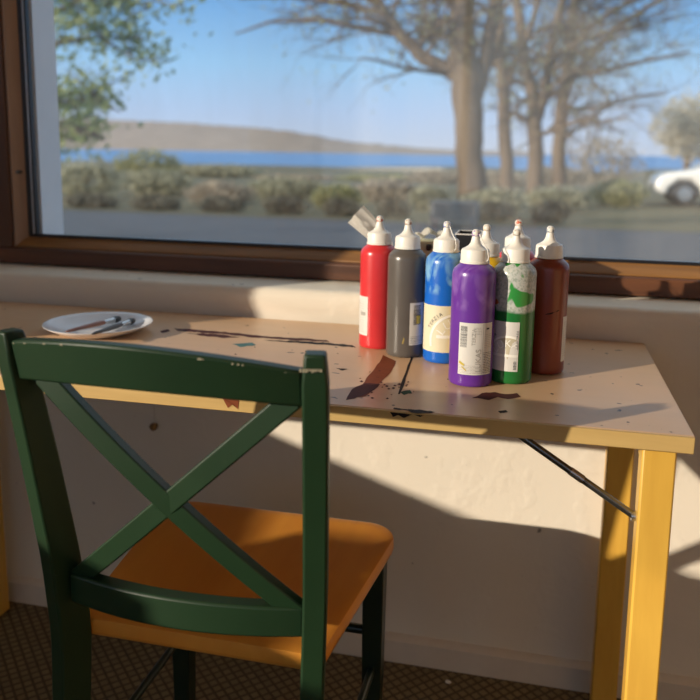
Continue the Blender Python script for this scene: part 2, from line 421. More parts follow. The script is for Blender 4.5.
stain([(472, 398), (482, 393), (495, 392), (505, 394), (517, 393), (521, 397), (508, 399), (498, 397), (489, 400), (478, 398)], S_mar, 'dark splash before green bottle', 1.2, 6)
stain([(400, 392), (410, 390), (412, 393), (404, 395)], S_grn, None, 1, 7)
stain([(174, 328), (200, 330), (238, 333), (262, 336), (300, 338), (326, 340), (330, 342), (300, 340.5), (255, 337.5), (215, 333.5), (178, 331)], S_mar, 'long dark streak near table back', .8, 8)
stain([(186, 333), (215, 334), (240, 337), (225, 338), (205, 336)], S_mar, None, .8, 9)
stain([(262, 340), (310, 341.5), (352, 345), (356, 347.5), (320, 344.5), (285, 342)], S_blk, None, .7, 10)
stain([(232, 344), (252, 342.5), (256, 345), (240, 347)], S_teal, 'pale teal paint smear', .8, 11)
stain([(336, 368), (348, 369), (342, 370.5)], S_blk, None, .5, 12)
stain([(160, 331), (168, 329), (170, 331), (162, 333)], S_mar, None, .6, 13)
stain([(498, 411), (506, 410), (508, 412), (500, 413)], S_blk, None, .5, 14)
rnd = random.Random(5)
for k in range(26):
    cx, cy = rnd.gauss(378, 14), rnd.gauss(387, 5)
    if cy > 402: continue
    s = rnd.uniform(.8, 2.2); stain([(cx-s, cy), (cx, cy-s*.5), (cx+s, cy), (cx, cy+s*.5)], S_mar, None, 0, 20+k, .0004)
for k in range(16):
    cx, cy = rnd.uniform(215, 440), rnd.uniform(345, 372)
    s = rnd.uniform(.7, 1.8); stain([(cx-s, cy), (cx, cy-s*.4), (cx+s, cy), (cx, cy+s*.4)], S_blk if k % 2 else S_mar, None, 0, 60+k, .0004)
# dried paint on the front edge
def drip(pxs, mat):
    bm = bmesh.new(); vs = [bm.verts.new(ony(x, y, TY0-.0016)) for x, y in pxs]
    f = bm.faces.new(vs); bmesh.ops.triangulate(bm, faces=[f]); return obj('paint_stain', bm, mat, tb, smooth=False)
drip([(222, 397), (239, 400), (238, 409), (233, 404), (228, 408), (224, 401)], S_red)
drip([(390, 412), (412, 414.5), (404, 418), (398, 415), (393, 417)], S_blk)
drip([(414, 414.5), (424, 415.5), (420, 417)], S_blk)

# ------------------------------------------------------------------ chair
ch = thing('chair', (-.41, -.5, 0), 'worn dark green cross-back chair with honey wooden seat tucked under table', 'chair')
def post_c(z, side):
    # (x centre, y centre, depth) along the height
    K = [(0, -.735, .034), (.25, -.712, .042), (.45, -.698, .048), (.56, -.708, .044), (.70, -.733, .040), (.80, -.753, .036), (.872, -.770, .032)]
    for (z0, y0, d0), (z1, y1, d1) in zip(K, K[1:]):
        if z <= z1:
            t = (z-z0)/(z1-z0); y = y0+(y1-y0)*t; d = d0+(d1-d0)*t; break
    q_ = max(0, (z-.45)/.42)
    x = -.577-.016*q_ if side < 0 else -.241+.019*q_
    return x, y, d
for side in (-1, 1):
    rings = []; a = math.radians(-22 if side < 0 else 12); ca, sa = math.cos(a), math.sin(a)
    for k in range(27):
        z = .872*k/26; x, y, d = post_c(z, side); w = .029 if side > 0 else .026
        if k == 26: rings.append([(x+u*.8*w/2*ca-vv*.8*d/2*sa, y+u*.8*w/2*sa+vv*.8*d/2*ca, z+.003) for u, vv in ((-1, -1), (1, -1), (1, 1), (-1, 1))])
        else: rings.append([(x+u*w/2*ca-vv*d/2*sa, y+u*w/2*sa+vv*d/2*ca, z) for u, vv in ((-1, -1), (1, -1), (1, 1), (-1, 1))])
    obj('back_post', loft(bmesh.new(), rings), M_green, ch, bevel=.003)
def rail(x0, x1, y0, bow, zt, zb, th, lean=0, n=24):
    rings = []
    for k in range(n+1):
        t = k/n; c = 4*t*(1-t); x = x0+(x1-x0)*t; y = y0-bow*c; a, b = zt(t), zb(t)
        rings.append([(x, y-th/2+lean*(b-.8), b), (x, y+th/2+lean*(b-.8), b), (x, y+th/2+lean*(a-.8), a), (x, y-th/2+lean*(a-.8), a)])
    return loft(bmesh.new(), rings)
cr = obj('crest_rail', rail(-.584, -.235, -.757, .038, lambda t: .865-.010*t+.019*4*t*(1-t), lambda t: .816-.0035*t+.0135*4*t*(1-t), .020, -.22), M_green, ch, bevel=.003)
obj('lower_rail', rail(-.566, -.250, -.703, .030, lambda t: .540+.006*4*t*(1-t), lambda t: .501+.004*4*t*(1-t), .022), M_green, ch, bevel=.003)
def slat(P, Q, bow, w, th, n=16):
    P, Q = Vector(P), Vector(Q); d = (Q-P).normalized(); rings = []
    for k in range(n+1):
        t = k/n; c = P.lerp(Q, t); c.y -= bow*4*t*(1-t)
        s = Vector((-d.z, 0, d.x)).normalized()*w/2; f = Vector((0, th/2, 0))
        rings.append([c-s-f, c+s-f, c+s+f, c-s+f])
    return loft(bmesh.new(), rings)
obj('cross_slat', slat((-.570, -.752, .828), (-.257, -.706, .530), .018, .026, .016), M_green, ch, bevel=.002)
obj('cross_slat', slat((-.558, -.703, .532), (-.250, -.752, .818), .018, .026, .0164), M_green, ch, bevel=.002)
# worn pale chips on the crest and post edges
rnd = random.Random(3)
for k in range(12):
    t = rnd.uniform(0, .3) if rnd.random() < .5 else rnd.uniform(.7, 1)
    c = 4*t*(1-t); x = -.580+.340*t; y = -.757-.038*c; z = .865-.010*t+.019*c; L = rnd.uniform(.0006, .003)
    yy = y-.010-.22*(z-.8)
    obj('paint_chip', B(x-L, x+L, yy-.0004, yy+.0012, z-.0032-rnd.uniform(0, .0008), z-.0020), M_wear, cr, smooth=False)
x, y, d = post_c(.859, 1); rp_ = [o for o in ch.children if o.name.startswith('back_post')][-1]
for k in range(8):
    u = -.0115+.003*k; obj('paint_chip', B(x+u-.0008, x+u+rnd.uniform(.0006, .0018), y-d/2-.0006+u*.2, y-d/2+.001+u*.2, .8585-rnd.uniform(0, .0022), .8600), M_wear, rp_, smooth=False)
# seat: rounded outline, softly dished
def seat_outline(n=14):
    P = []
    def arc(cx, cy, r, a0, a1):
        for k in range(n+1):
            a = math.radians(a0+(a1-a0)*k/n); P.append((cx+r*math.cos(a), cy+r*math.sin(a)))
    arc(-.256, -.350, .054, 0, 85); 
    arc(-.566, -.350, .054, 95, 180)
    arc(-.565, -.658, .020, 190, 270); arc(-.255, -.660, .020, 270, 352)
    return P
out = seat_outline(); ctr = Vector((-.407, -.48, 0))
bm = bmesh.new(); rings = []
def ring(s, z, dish=0):
    r = []
    for x, y in out:
        q = ctr+(Vector((x, y, 0))-ctr)*s; r.append((q.x, q.y, z))
    return r
zt = .456
prof = [(.965, zt-.027), (.994, zt-.024), (1.0, zt-.018), (1.0, zt-.006), (.994, zt-.0012), (.97, zt), (.9, zt-.0002), (.75, zt-.0012), (.5, zt-.0022), (.25, zt-.0026), (.03, zt-.0026)]
loft(bm, [ring(s, z) for s, z in prof])
obj('seat', bm, M_seat, ch, angle=60)['label'] = 'honey coloured wooden seat'
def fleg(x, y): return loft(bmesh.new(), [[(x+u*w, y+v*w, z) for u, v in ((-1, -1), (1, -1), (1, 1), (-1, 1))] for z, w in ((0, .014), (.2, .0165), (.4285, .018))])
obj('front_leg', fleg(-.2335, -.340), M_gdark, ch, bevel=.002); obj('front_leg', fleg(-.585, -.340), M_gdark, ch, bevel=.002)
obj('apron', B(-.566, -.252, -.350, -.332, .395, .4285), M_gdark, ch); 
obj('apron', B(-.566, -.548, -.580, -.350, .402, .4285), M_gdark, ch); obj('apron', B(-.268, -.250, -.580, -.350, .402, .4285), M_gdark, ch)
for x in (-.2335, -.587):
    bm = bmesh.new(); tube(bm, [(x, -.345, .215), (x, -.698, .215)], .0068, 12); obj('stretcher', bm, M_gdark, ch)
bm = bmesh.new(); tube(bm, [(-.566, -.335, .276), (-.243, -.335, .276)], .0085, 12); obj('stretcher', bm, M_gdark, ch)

# ------------------------------------------------------------------ paint bottles
BR = .0330
VH = lambda p: Vector((p[0]-EYE.x, p[1]-EYE.y, 0)).normalized()
def txt_mesh(s, size):
    cu = bpy.data.curves.new('t', 'FONT'); cu.body = s; cu.size = size; cu.align_x = 'CENTER'; cu.align_y = 'CENTER'
    o = bpy.data.objects.new('t', cu); me = bpy.data.meshes.new_from_object(o)
    vs = [(v.co.x, v.co.y) for v in me.vertices]; fs = [tuple(p.vertices) for p in me.polygons]
    bpy.data.objects.remove(o); bpy.data.meshes.remove(me); bpy.data.curves.remove(cu); return vs, fs
class Wrap:
    """flat print (u along the girth in metres, v up) laid on a bottle"""
    def __init__(s, c, ang0, R): s.c = c; s.a0 = ang0; s.R = R; s.bm = bmesh.new()
    def pt(s, u, v):
        a = s.a0+u/s.R; return (s.c.x+s.R*math.cos(a), s.c.y+s.R*math.sin(a), v)
    def poly(s, uv): s.bm.faces.new([s.bm.verts.new(s.pt(u, v)) for u, v in uv])
    def rect(s, u0, u1, v0, v1):
        n = max(1, int((u1-u0)/.003))
        for k in range(n):
            a, b = u0+(u1-u0)*k/n, u0+(u1-u0)*(k+1)/n; s.poly([(a, v0), (b, v0), (b, v1), (a, v1)])
    def ringarc(s, cu, cv, r0, r1, a0, a1, n=40, clip=None):
        for k in range(n):
            p, q = math.radians(a0+(a1-a0)*k/n), math.radians(a0+(a1-a0)*(k+1)/n)
            P = [(cu+r*math.cos(t), cv+r*math.sin(t)) for r, t in ((r0, p), (r1, p), (r1, q), (r0, q))]
            if clip and not all(clip[0] <= x <= clip[1] and clip[2] <= y <= clip[3] for x, y in P): continue
            s.poly(P)
    def text(s, string, size, cu, cv, rot=0, sx=1):
        vs, fs = txt_mesh(string, size); ca, sa = math.cos(rot), math.sin(rot)
        V = [s.bm.verts.new(s.pt(cu+(x*sx*ca-y*sa), cv+(x*sx*sa+y*ca))) for x, y in vs]
        for f in fs:
            try: s.bm.faces.new([V[i] for i in f])
            except ValueError: pass
    def arctext(s, string, size, cu, cv, r, amid, step):
        n = len(string)
        for i, chh in enumerate(string):
            a = math.radians(amid-(i-(n-1)/2)*step); s.text(chh, size, cu+r*math.cos(a), cv+r*math.sin(a), a-math.pi/2)
def bottle(px, py, mat, label, hscale=1., tipcol=None, turn=0, strap=False, center=None, R=BR):
    P = onz(px, py, TZ); c = Vector((center[0], center[1], TZ)) if center else P+VH(P)*R
    c.z = TZ
    t = thing('paint_bottle', c, label, 'paint bottle', 'paint bottles on the table')
    H = .1725*hscale; bm = bmesh.new(); k = R/.0318
    pr = [(.0270, .0002), (.0300, .0012), (.0315, .0040), (.0318, .008), (.0318, H-.006), (.0312, H-.001), (.0295, H+.0035), (.0235, H+.0095), (.0190, H+.0125), (.0180, H+.0140), (.0180, H+.0165)]
    lathe(bm, [(r*k, TZ+z) for r, z in pr], c.x, c.y, 56)
    obj('bottle_body', bm, mat, t, angle=35)
    bm = bmesh.new(); z0 = TZ+H+.0120
    pr = [(.0196, z0), (.0215, z0+.0008), (.0215, z0+.0030), (.0205, z0+.0036), (.0203, z0+.0180), (.0193, z0+.0210), (.0150, z0+.0232), (.0105, z0+.0262), (.0074, z0+.0305), (.0063, z0+.0350), (.0054, z0+.0402), (.0038, z0+.0406)]
    n = 48; rings = []
    for r, z in pr:
        rings.append([(c.x+r*k*(1+(.012 if (i % 2 and z0+.0035 < z < z0+.02) else 0))*math.cos(2*math.pi*i/n), c.y+r*k*(1+(.012 if (i % 2 and z0+.0035 < z < z0+.02) else 0))*math.sin(2*math.pi*i/n), z) for i in range(n)])
    loft(bm, rings); cap = obj('cap', bm, M_cap, t, angle=32)
    bm = bmesh.new()
    lathe(bm, [(.0036, z0+.0402), (.0057, z0+.0412), (.0063, z0+.0445), (.0058, z0+.0475), (.0042, z0+.0498), (.0016, z0+.0508)], c.x, c.y, 20)
    tipm = NT('nozzle plug '+t.name)
    v = tipm.coord(); tipm.col(tipm.mix(tipm.ramp(tipm.noise(v, 160, 2), [(.5, (0, 0, 0)), (.56, (1, 1, 1))]), (.78, .74, .66), tipcol or (.45, .36, .26))); tipm.set(.35)
    obj('nozzle_plug', bm, tipm.m, t)
    if strap:
        a0 = math.atan2(-VH(c).y, -VH(c).x)+turn
        pts = [(c.x+math.cos(a0)*r*k, c.y+math.sin(a0)*r*k, z) for r, z in ((.020, z0+.004), (.0235, z0+.007), (.0240, z0+.013), (.0215, z0+.022), (.014, z0+.031), (.0062, z0+.0435))]
        bm = bmesh.new(); tube(bm, pts, .0008, 6); obj('cap_strap', bm, M_cap, cap)
    ang = math.atan2(-VH(c).y, -VH(c).x)          # direction facing the camera; +u is to the right
    return t, c, ang, R
def lab(b, deg0, deg1, z0, z1, mat):
    t, c, ang, R = b; w = Wrap(c, ang, R+.0004)
    w.rect(math.radians(deg0)*R, math.radians(deg1)*R, TZ+z0, TZ+z1)
    return obj('label', w.bm, mat, t)
def prints(b, lb, mat, fn, name='label_print', lift=.0007):
    t, c, ang, R = b; w = Wrap(c, ang, R+lift); fn(w, R); return obj(name, w.bm, mat, lb, smooth=False)
D = lambda deg, R: math.radians(deg)*R
def barcode(w, u0, u1, v0, v1, seed, vertical=False):
    rnd = random.Random(seed); p = v0 if vertical else u0; e = v1 if vertical else u1
    while p < e-.0004:
        d = rnd.choice((.0004, .0007, .0011))
        if vertical: w.rect(u0, u1, p, min(e, p+d))
        else: w.rect(p, min(e, p+d), v0, v1)
        p += d+rnd.choice((.0005, .0008))
def lines(w, u0, u1, v0, v1, n, seed, th=.0006, vertical=False):
    rnd = random.Random(seed)
    for k in range(n):
        if vertical:
            u = u0+(u1-u0)*k/n; a = v0; 
            while a < v1: L = rnd.uniform(.003, .009); w.rect(u, u+th, a, min(v1, a+L)); a += L+.0015
        else:
            vv = v0+(v1-v0)*k/n; a = u0
            while a < u1: L = rnd.uniform(.002, .007); w.rect(a, min(u1, a+L), vv, vv+th); a += L+.001
def emblem(b, lb, du, v, r, lo=-86, hi=86):
    cl = (D(lo, b[3]), D(hi, b[3]), TZ+.02, TZ+.2)
    prints(b, lb, M_field, lambda w, R: w.ringarc(D(du, R), TZ+v, 0.0005, r, -14, 194, 60, cl), 'emblem', .0006)
    def ring_(w, R):
        w.ringarc(D(du, R), TZ+v, r*.97, r*1.07, -14, 194, 70, cl)
    prints(b, lb, M_wprint, ring_, 'emblem_ring', .0009)
    def letters(w, R):
        cu, cv = D(du, R), TZ+v
        for k_, c_ in enumerate('LUKAS'):
            a = math.radians(90-(k_-2)*29); u_ = cu+r*.70*math.cos(a)
            if cl[0]+r*.15 < u_ < cl[1]-r*.10: w.text(c_, r*.46, u_, cv+r*.70*math.sin(a), a-math.pi/2)
    prints(b, lb, M_wprint, letters, 'emblem_lettering', .0009)
    def bar(w, R):
        cu, cv = D(du, R), TZ+v
        w.rect(max(cl[0], cu-r*.78), min(cl[1], cu+r*.5), cv+r*.10, cv+r*.22)
    prints(b, lb, M_wprint, bar, 'emblem_bar', .0009)

def smear(b, pts, mat, name='paint_smear'):
    t, c, ang, R = b; w = Wrap(c, ang, R+.0005)
    w.poly([(D(a, R), TZ+z) for a, z in pts]); return obj(name, w.bm, mat, t, smooth=False)
S_yel = flat('dried yellow paint', (.40, .30, .08), .4)
b = bottle(377, 350, M_bred, 'bright red paint bottle, leftmost of the bottle cluster', 1.0, (.55, .14, .10))
lb = lab(b, -86, -33, .024, .094, M_label)
prints(b, lb, M_gprint, lambda w, R: (lines(w, D(-82, R), D(-48, R), TZ+.03, TZ+.088, 14, 1), w.rect(D(-64, R), D(-42, R), TZ+.06, TZ+.066)))
b = bottle(404.5, 358.5, M_bgrey, 'dark grey paint bottle between the red and blue bottles', 1.0, (.42, .28, .22))
lb = lab(b, 12, 66, .023, .096, M_label)
prints(b, lb, M_print, lambda w, R: barcode(w, D(24, R), D(50, R), TZ+.058, TZ+.092, 3, True), 'barcode')
prints(b, lb, M_print, lambda w, R: lines(w, D(16, R), D(60, R), TZ+.026, TZ+.040, 5, 4, .0005), 'fine_print')
prints(b, lb, M_yprint, lambda w, R: w.rect(D(34, R), D(50, R), TZ+.060, TZ+.074), 'label_print', .0011)
smear(b, [(-9, .026), (-6, .025), (-2, .033), (-4, .037)], S_yel)
b = bottle(442, 364.5, M_bblue, 'blue paint bottle left of the purple bottle', 1.0, (.20, .24, .55), strap=True, turn=.7)
lb = lab(b, -86, 86, .020, .0985, M_cream)
emblem(b, lb, 38, .040, .043)
prints(b, lb, M_print, lambda w, R: w.arctext('TERZIA', .0085, D(38, R), TZ+.040, .0515, 138, 6.6), 'lettering')
b = bottle(469.5, 388, M_bpur, 'purple paint bottle standing at front of the cluster', 1.0, (.35, .22, .52), strap=True, turn=.9)
lb = lab(b, -34, 62, .020, .099, M_label)
prints(b, lb, M_print, lambda w, R: barcode(w, D(-30, R), D(-12, R), TZ+.062, TZ+.094, 8, True), 'barcode')
prints(b, lb, M_print, lambda w, R: lines(w, D(33, R), D(60, R), TZ+.023, TZ+.056, 13, 9, .0007), 'fine_print')
prints(b, lb, M_gprint, lambda w, R: lines(w, D(-32, R), D(30, R), TZ+.0225, TZ+.036, 6, 10, .0005), 'fine_print')
prints(b, lb, M_print, lambda w, R: w.rect(D(40, R), D(50, R), TZ+.089, TZ+.0915), 'label_print')
def pr(w, R):
    w.rect(D(30.5, R), D(31.5, R), TZ+.021, TZ+.098)
    w.text('LUKAS', .012, D(20, R), TZ+.042, math.pi/2); w.text('TERZIA', .008, D(6, R), TZ+.078, math.pi/2)
    lines(w, D(4, R), D(26, R), TZ+.082, TZ+.094, 5, 12, .0006)
    lines(w, D(36, R), D(58, R), TZ+.062, TZ+.084, 8, 13, .0005)
prints(b, lb, M_gprint, pr)
prints(b, lb, M_yprint, lambda w, R: (w.poly([(D(-32, R), TZ+.037), (D(-18, R), TZ+.033), (D(-16, R), TZ+.036), (D(-31, R), TZ+.041)]), w.poly([(D(-24, R), TZ+.031), (D(-12, R), TZ+.026), (D(-11, R), TZ+.0275), (D(-23, R), TZ+.033)])), 'label_print', .0011)
b = bottle(509, 385, M_greenb, 'half-empty green paint bottle right of the purple bottle', 1.0, (.45, .40, .34))
lb = lab(b, -84, 20, .021, .0975, M_label)
emblem(b, lb, -8, .040, .034, -82, 19)
prints(b, lb, M_print, lambda w, R: w.text('LUKAS TERZIA', .0045, D(16, R), TZ+.070, math.pi/2), 'lettering', .0011)
prints(b, lb, M_print, lambda w, R: barcode(w, D(8, R), D(16, R), TZ+.024, TZ+.037, 15, True), 'barcode')
prints(b, lb, M_print, lambda w, R: w.arctext('TERZIA', .007, D(-8, R), TZ+.040, .0415, 140, 7), 'lettering')
smear(b, [(-62, .1225), (-48, .1215), (-40, .1245), (-46, .130), (-58, .128)], flat('orange paint fleck', (.55, .14, .05), .4))
b = bottle(542, 375.5, M_bbrown, 'red-brown paint bottle, rightmost of the cluster', 1.0, (.30, .34, .40))
lb = lab(b, 56, 88, .021, .094, M_label)
prints(b, lb, M_gprint, lambda w, R: lines(w, D(60, R), D(84, R), TZ+.03, TZ+.088, 16, 17, .0007))
def smear(b, pts, mat, name='paint_smear'):
    t, c, ang, R = b; w = Wrap(c, ang, R+.0005)
    w.poly([(D(a, R), TZ+z) for a, z in pts]); return obj(name, w.bm, mat, t, smooth=False)
smear(b, [(-3, .0985), (14, .0995), (36, .1045), (38, .1065), (24, .1035), (6, .1010)], S_blk)
Q = ony(487, 225, -.276)
b = bottle(0, 0, M_byel, 'yellow paint bottle half hidden behind the purple bottle', 1.0, (.60, .50, .38), center=(Q.x, Q.y))
Q = ony(519, 217, -.203)
b = bottle(0, 0, M_bred, 'second red paint bottle, mostly hidden behind the green bottle', 1.02, (.55, .12, .05), center=(Q.x, Q.y))

# ------------------------------------------------------------------ things behind the bottles
def paper(bm, rows, cols, fn, th=.0012):
    g = [[Vector(fn(i/(rows-1), j/(cols-1))) for j in range(cols)] for i in range(rows)]
    A = [[bm.verts.new(p) for p in r] for r in g]
    for i in range(rows-1):
        for j in range(cols-1): bm.faces.new((A[i][j], A[i][j+1], A[i+1][j+1], A[i+1][j]))
    bmesh.ops.solidify(bm, geom=bm.faces[:], thickness=th); return bm
# crumpled strip of paper standing behind the red bottle
pa, pb = ony(386, 243, -.110), ony(356, 214, -.110)
base = onz(392, 0, 0) if False else Vector((pa.x+.028, -.110, TZ+.001))
def strip(s, t):
    path = [base, Vector((pa.x+.012, -.110, .85)), Vector((pa.x, -.112, pa.z)), Vector((pb.x, -.115, pb.z))]
    k = min(2, int(s*3)); u = s*3-k; p = path[k].lerp(path[k+1], u); d = (path[k+1]-path[k]).normalized()
    w = .009+.0135*max(0, (s-.45)/.55)
    n = Vector((-d.z, 0, d.x)); q = p+n*(t-.5)*2*w
    q.y += .006*math.sin(t*5+s*9)+.003*math.sin(t*13+s*4); return q
bm = bmesh.new(); paper(bm, 22, 9, strip)
tag(obj('paper_strip', bm, M_paper, None, origin=base), 'crumpled white paper strip sticking up behind the red bottle', 'paper')
# cream carton with crumpled paper lying on it, between the grey and blue bottles
k0, k1 = ony(408, 241, -.110), ony(447, 243, -.110)
ct = thing('carton', ((k0.x+k1.x)/2, -.08, TZ), 'small cream carton standing behind the grey and blue bottles', 'carton')
bm = B(k0.x, k1.x, -.110, -.050, TZ, k0.z); obj('carton_body', bm, M_carton, ct, bevel=.002)
q = ony(429, 247, -.112); bm = bmesh.new(); lathe(bm, [(.001, q.z-.006), (.004, q.z-.006), (.0052, q.z-.002), (.0052, q.z+.002), (.004, q.z+.005), (.001, q.z+.0055)], q.x, -.1145, 14); obj('knob', bm, M_black, ct)
kx, kz = k0.x, k0.z
def crump(s, t):
    x = kx+.010+.052*s; y = -.106+.050*t
    z = kz+.006+.011*math.sin(s*2.6)*(.6+.4*t)+.005*math.sin(s*11+t*5)+.004*math.sin(t*9+s*3)
    return (x, y, max(z, kz+.0025))
bm = bmesh.new(); paper(bm, 16, 12, crump, .0015)
tag(obj('crumpled_paper', bm, M_paper, None, origin=(kx+.03, -.08, kz), angle=25), 'crumpled white paper lying on the cream carton', 'paper')
# dark open box
d0, d1 = ony(456, 234, -.115), ony(474, 234, -.115)
bx = thing('black_tub', ((d0.x+d1.x)/2, -.08, TZ), 'black tub with pale rim, behind the blue and purple bottles', 'tub')
bm = bmesh.new(); x0, x1, zz = d0.x, d1.x+.012, d0.z
loft(bm, [[(x0+i, -.115+i, TZ), (x1-i, -.115+i, TZ), (x1-i, -.045-i, TZ), (x0+i, -.045-i, TZ)] if z == 0 else [(x0+i, -.115+i, z), (x1-i, -.115+i, z), (x1-i, -.045-i, z), (x0+i, -.045-i, z)] for i, z in ((.004, 0), (0, zz), (.002, zz), (.005, TZ+.003))])
obj('tub_body', bm, M_black, bx, smooth=False)
bm = bmesh.new(); t_ = .0016
for r in ((x0-t_, x1+t_, -.115-t_, -.115+t_), (x0-t_, x1+t_, -.045-t_, -.045+t_), (x0-t_, x0+t_, -.115, -.045), (x1-t_, x1+t_, -.115, -.045)): box(bm, r[0], r[1], r[2], r[3], zz-.001, zz+.001)
obj('rim', bm, M_label, bx, smooth=False)

# ------------------------------------------------------------------ plate with brushes
pc = onz(98.5, 323.5, TZ+.016); pr_ = .100
pl = thing('plate', (pc.x, pc.y, TZ), 'white plate holding two paintbrushes on left end of table', 'plate')
bm = bmesh.new()
lathe(bm, [(.058, TZ+.0002), (.062, TZ+.0002), (.075, TZ+.005), (.092, TZ+.013), (.0995, TZ+.0172), (.1005, TZ+.0188), (.0985, TZ+.0190), (.090, TZ+.0152), (.073, TZ+.0085), (.060, TZ+.0045), (.02, TZ+.0042), (.002, TZ+.0042)], pc.x, pc.y, 72)
obj('plate_body', bm, M_china, pl, angle=50)
def brush(tip, tail, label, hm, bristle):
    tip, tail = Vector(tip), Vector(tail); d = (tail-tip).normalized()
    t = thing('paintbrush', tip, label, 'paintbrush', 'paintbrushes on the plate')
    P = lambda s: tip+d*s
    bm = bmesh.new(); tube(bm, [P(.0), P(.004), P(.014), P(.024), P(.026)], [.0022, .0056, .0070, .0058, .005], 12); obj('bristles', bm, bristle, t)
    bm = bmesh.new(); tube(bm, [P(.0245), P(.027), P(.045), P(.056)], [.0060, .0062, .0048, .0042], 14); obj('ferrule', bm, M_chrome, t)
    L = (tail-tip).length
    bm = bmesh.new(); tube(bm, [P(.0555), P(.075), P(.105), P(L-.01), P(L)], [.0040, .0050, .0042, .0026, .0012], 12); obj('handle', bm, hm, t)
M_h1 = flat('reddish brush handle', (.26, .10, .06), .35); M_h2 = flat('dark brush handle', (.05, .045, .045), .35)
brush(onz(120, 318.5, TZ+.0135), onz(66, 331.5, TZ+.0245), 'paintbrush with broad dark bristles and reddish handle, at back of plate', M_h1, M_black)
brush(onz(134, 320.5, TZ+.0135), onz(92, 334, TZ+.0240), 'paintbrush with black tip and dark handle, at front of plate', M_h2, M_black)

# ------------------------------------------------------------------ knob on the wall, scrap on the floor
kp = ony(156, 425, 0)
kn = thing('wall_hook', (kp.x, 0, kp.z), 'small brass knob hanging on cord on wall below the table', 'hook')
bm = bmesh.new(); tube(bm, [(kp.x, 0, kp.z), (kp.x, -.006, kp.z), (kp.x, -.010, kp.z), (kp.x, -.016, kp.z), (kp.x, -.019, kp.z)], [.004, .004, .0085, .0085, .005], 16); obj('knob', bm, flat('aged brass', (.25, .17, .09), .35, metal=.8), kn)
bm = bmesh.new(); tube(bm, [(kp.x-.002, -.003, kp.z+.004), (kp.x-.006, -.003, .72)], .0008, 6); obj('cord', bm, M_base, kn)
sp = onz(448, 683, .001); bm = bmesh.new(); blob(bm, sp+Vector((0, 0, .0028)), (.006, .004, .0035), 2, .4, 3)
tag(obj('paper_scrap', bm, M_paper, None, origin=(sp.x, sp.y, 0)), 'tiny white scrap on dark floor near the baseboard', 'scrap')

# ------------------------------------------------------------------ outdoors
GZ = -.30
bm = bmesh.new(); prism(bm, [(-60, .27), (60, .27), (60, 40), (16, 30), (9, 24.5), (5.2, 17.5), (3, 14.6), (-60, 14.6)], (GZ-.25, GZ), 2)
struct('road', bm, M_asph)
# land falling gently to the shore
bm = bmesh.new(); ys = [14.2, 26, 40, 70, 120, 200, 330, 520, 700]; zs = [GZ-.02, GZ-.03, -.7, -1.6, -3.2, -5.5, -7.8, -9.6, -10.6]
rows = [[bm.verts.new((-500+50*k, y, z+.004*y*noise.noise(Vector((k*.7, y*.03, 0))))) for k in range(21)] for y, z in zip(ys, zs)]
for a, b_ in zip(rows, rows[1:]):
    for k in range(20): bm.faces.new((a[k], a[k+1], b_[k+1], b_[k]))
struct('ground', bm, M_grass)
struct('sea', B(-9000, 9000, 560, 14000, -10.6, -10.0), M_sea, smooth=False)
# pale strip of beach on the near shore
a, b_ = on(286, 171, 2, -7.5), on(440, 175, 2, -7.5)
bm = bmesh.new(); Y0 = 430
def hz(px, py, y): return ony(px, py, y)
pts = [hz(262, 171, Y0), hz(290, 168, Y0), hz(440, 168, Y0), hz(446, 174, Y0), hz(330, 176, Y0), hz(262, 174, Y0)]
f_ = bm.faces.new([bm.verts.new(p) for p in pts]); bmesh.ops.extrude_face_region(bm, geom=[f_])
for v_ in bm.verts[6:]: v_.co += Vector((0, 60, -2))
tag(obj('beach', bm, M_sand, None, origin=pts[0], smooth=False), kind='structure')
# far wooded hill behind the water
bm = bmesh.new(); YH = 3200; prof = [(40, 118), (100, 119), (140, 121), (175, 122), (215, 125), (250, 127), (290, 131), (330, 138), (352, 142), (380, 144), (420, 148), (470, 150.5), (560, 152)]
rA, rB, rC = [], [], []
for k in range(len(prof)-1):
    for t in range(6):
        px = prof[k][0]+(prof[k+1][0]-prof[k][0])*t/6; py = prof[k][1]+(prof[k+1][1]-prof[k][1])*t/6
        p = ony(px, py, YH+250); p.z += 5*noise.noise(Vector((px*.11, 0, 0)))
        q = ony(px, py+3, YH); rA.append(bm.verts.new(p)); rB.append(bm.verts.new((p.x*.96, YH, p.z*.55-4))); rC.append(bm.verts.new((p.x*.92, YH-220, -10.3)))
for k in range(len(rA)-1):
    bm.faces.new((rA[k], rA[k+1], rB[k+1], rB[k])); bm.faces.new((rB[k], rB[k+1], rC[k+1], rC[k]))
struct('hill', bm, M_hill)

